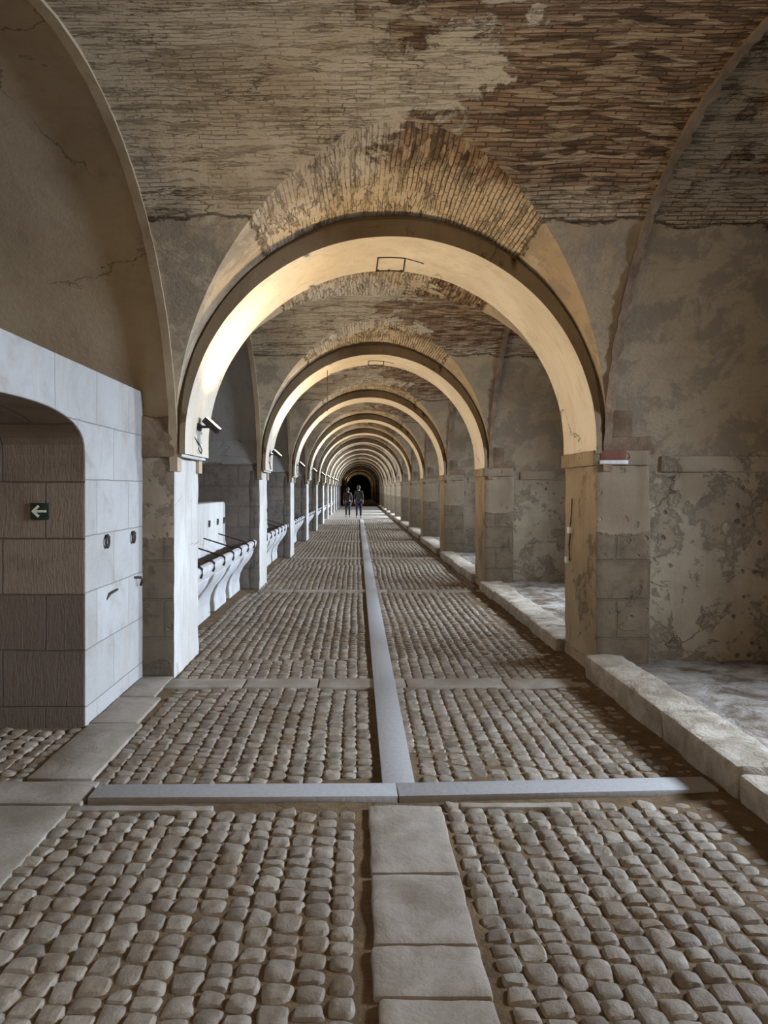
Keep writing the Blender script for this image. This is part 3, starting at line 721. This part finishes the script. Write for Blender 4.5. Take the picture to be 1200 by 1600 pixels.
# ------------------------------------------------------------------ two walkers far down the corridor
def skinned(name, pts, edges, mat, parent, sub=2):
    me = bpy.data.meshes.new(name); me.from_pydata([p[:3] for p in pts], edges, []); me.materials.append(M[mat])
    o = bpy.data.objects.new(name, me); COL.objects.link(o); o.parent = parent
    o.modifiers.new('skin', 'SKIN'); sv = me.skin_vertices[0].data
    for i, p in enumerate(pts): sv[i].radius = (p[3], p[4] if len(p) > 4 else p[3]); sv[i].use_root = (i == 0)
    s = o.modifiers.new('sub', 'SUBSURF'); s.levels = s.render_levels = sub
    me.polygons.foreach_set('use_smooth', [True]*len(me.polygons)); o.modifiers['skin'].use_smooth_shade = True
    return o
def chain(pts, edges, root, seq):
    last = root
    for p in seq: pts.append(p); edges.append((last, len(pts)-1)); last = len(pts)-1
    return last
def person(loc, rz, label, coat, pants, H=1.72, stride=.22, hood=False):
    t = thing('person', label, 'person', loc, rz); k = H/1.72
    S = lambda *p: tuple(q*k for q in p)
    pts, E = [S(0,0,.95,.15,.11)], []
    ch = chain(pts, E, 0, [S(0,.01,1.12,.135,.10), S(0,.0,1.30,.16,.11)])
    nk = chain(pts, E, ch, [S(0,-.01,1.44,.07), S(0,.0,1.50,.052)])
    hd = chain(pts, E, nk, [S(0,.02,1.57,.074,.085), S(0,.01,1.65,.078,.09), S(0,0,1.705,.04)])
    pose = []
    for s_ in (-1, 1):
        sw = stride*s_
        arm = [S(s_*.17,0,1.40,.055), S(s_*.215,-sw*.25,1.16,.043), S(s_*.225,-sw*.45+.03,.93,.032), S(s_*.225,-sw*.45+.05,.875,.030,.018)]
        w = chain(pts, E, ch, arm); hb = len(pts)-1
        for f in range(4):
            y = -sw*.45+.03+.017*f; l = (.07, .08, .077, .06)[f]
            chain(pts, E, hb, [S(s_*.225,y,.83,.009), S(s_*.222,y+.004,.83-l*.6,.008), S(s_*.212,y+.008,.83-l,.007)])
        chain(pts, E, hb, [S(s_*.205,-sw*.45+.085,.855,.010), S(s_*.195,-sw*.45+.10,.82,.008)])
        leg = [S(s_*.09,0,.86,.088), S(s_*.095,sw*.45+.03,.48,.058), S(s_*.095,sw*.85-.03*(sw<0),.10,.038), S(s_*.10,sw*.9,.045,.035)]
        f = chain(pts, E, 0, leg); chain(pts, E, f, [S(s_*.11,sw*.9+.14,.03,.030,.025)])
        pose.append((arm, leg))
    skinned('body', pts, E, 'skin', t)
    # jacket, trousers, shoes, hair
    q, e2 = [S(0,0,.82,.18,.14)], []; c2 = chain(q, e2, 0, [S(0,.01,1.12,.16,.125), S(0,0,1.32,.18,.13)]); chain(q, e2, c2, [S(0,-.01,1.45,.075)])
    for arm, leg in pose: chain(q, e2, c2, [(a[0], a[1], a[2], a[3]+.016) for a in arm[:2]]+[(arm[2][0], arm[2][1], arm[2][2]+.02, arm[2][3]+.012)])
    skinned('jacket', q, e2, coat, t)
    q, e2 = [S(0,0,.93,.155,.12)], []
    for arm, leg in pose: chain(q, e2, 0, [(a[0], a[1], a[2], a[3]+.014) for a in leg[:3]])
    skinned('trousers', q, e2, pants, t)
    for arm, leg in pose:
        a = leg[3]; skinned('shoe', [(a[0], a[1]-.04, .045, .042), (a[0], a[1]+.06, .04, .042), (a[0], a[1]+.16, .035, .036, .028)], [(0,1),(1,2)], 'shoe', t, 1)
    b = bmesh.new(); bmesh.ops.create_icosphere(b, subdivisions=3, radius=1)
    for v in b.verts: v.co = Vector((v.co.x*.098*k, (v.co.y*.118-.012)*k, (v.co.z*.135+1.625)*k))
    bmesh.ops.delete(b, geom=[v for v in b.verts if v.co.y > .045*k and v.co.z < 1.67*k], context='VERTS')
    h = obj('hair', b, 'hair', t); q = h.modifiers.new('thickness', 'SOLIDIFY'); q.thickness = .012
    # face: nose, ears, eyes, on the side turned away down the corridor
    b = bmesh.new(); tube(b, S(0,0,0) and [(0, .10*k, 1.625*k), (0, .125*k, 1.59*k), (0, .10*k, 1.58*k)], .012*k, 6)
    for s_ in (-1, 1): tube(b, [(s_*.08*k, .0, 1.64*k), (s_*.092*k, -.01*k, 1.60*k), (s_*.08*k, .0, 1.57*k)], .012*k, 6)
    obj('nose_and_ears', b, 'skin', t)
    b = bmesh.new()
    for s_ in (-1, 1): tube(b, [((s_*.03-.01)*k, .095*k, 1.625*k), ((s_*.03+.01)*k, .095*k, 1.625*k)], .006*k, 6)
    tube(b, [(-.025*k, .098*k, 1.545*k), (.025*k, .098*k, 1.545*k)], .005*k, 6); obj('eyes_and_mouth', b, 'hair', t)
    return t
def at(px, d): return (px-558)/FPX*d
person((at(543.5, 41.5), 41.5, .006), .05, 'distant slim person in dark red jacket and black trousers, left of the pair', 'coat1', 'pants1', 1.66, .05)
person((at(560.5, 40.5), 40.5, .006), -.08, 'distant broader person in black coat and navy trousers, right of the pair', 'coat2', 'pants2', 1.78, .14)
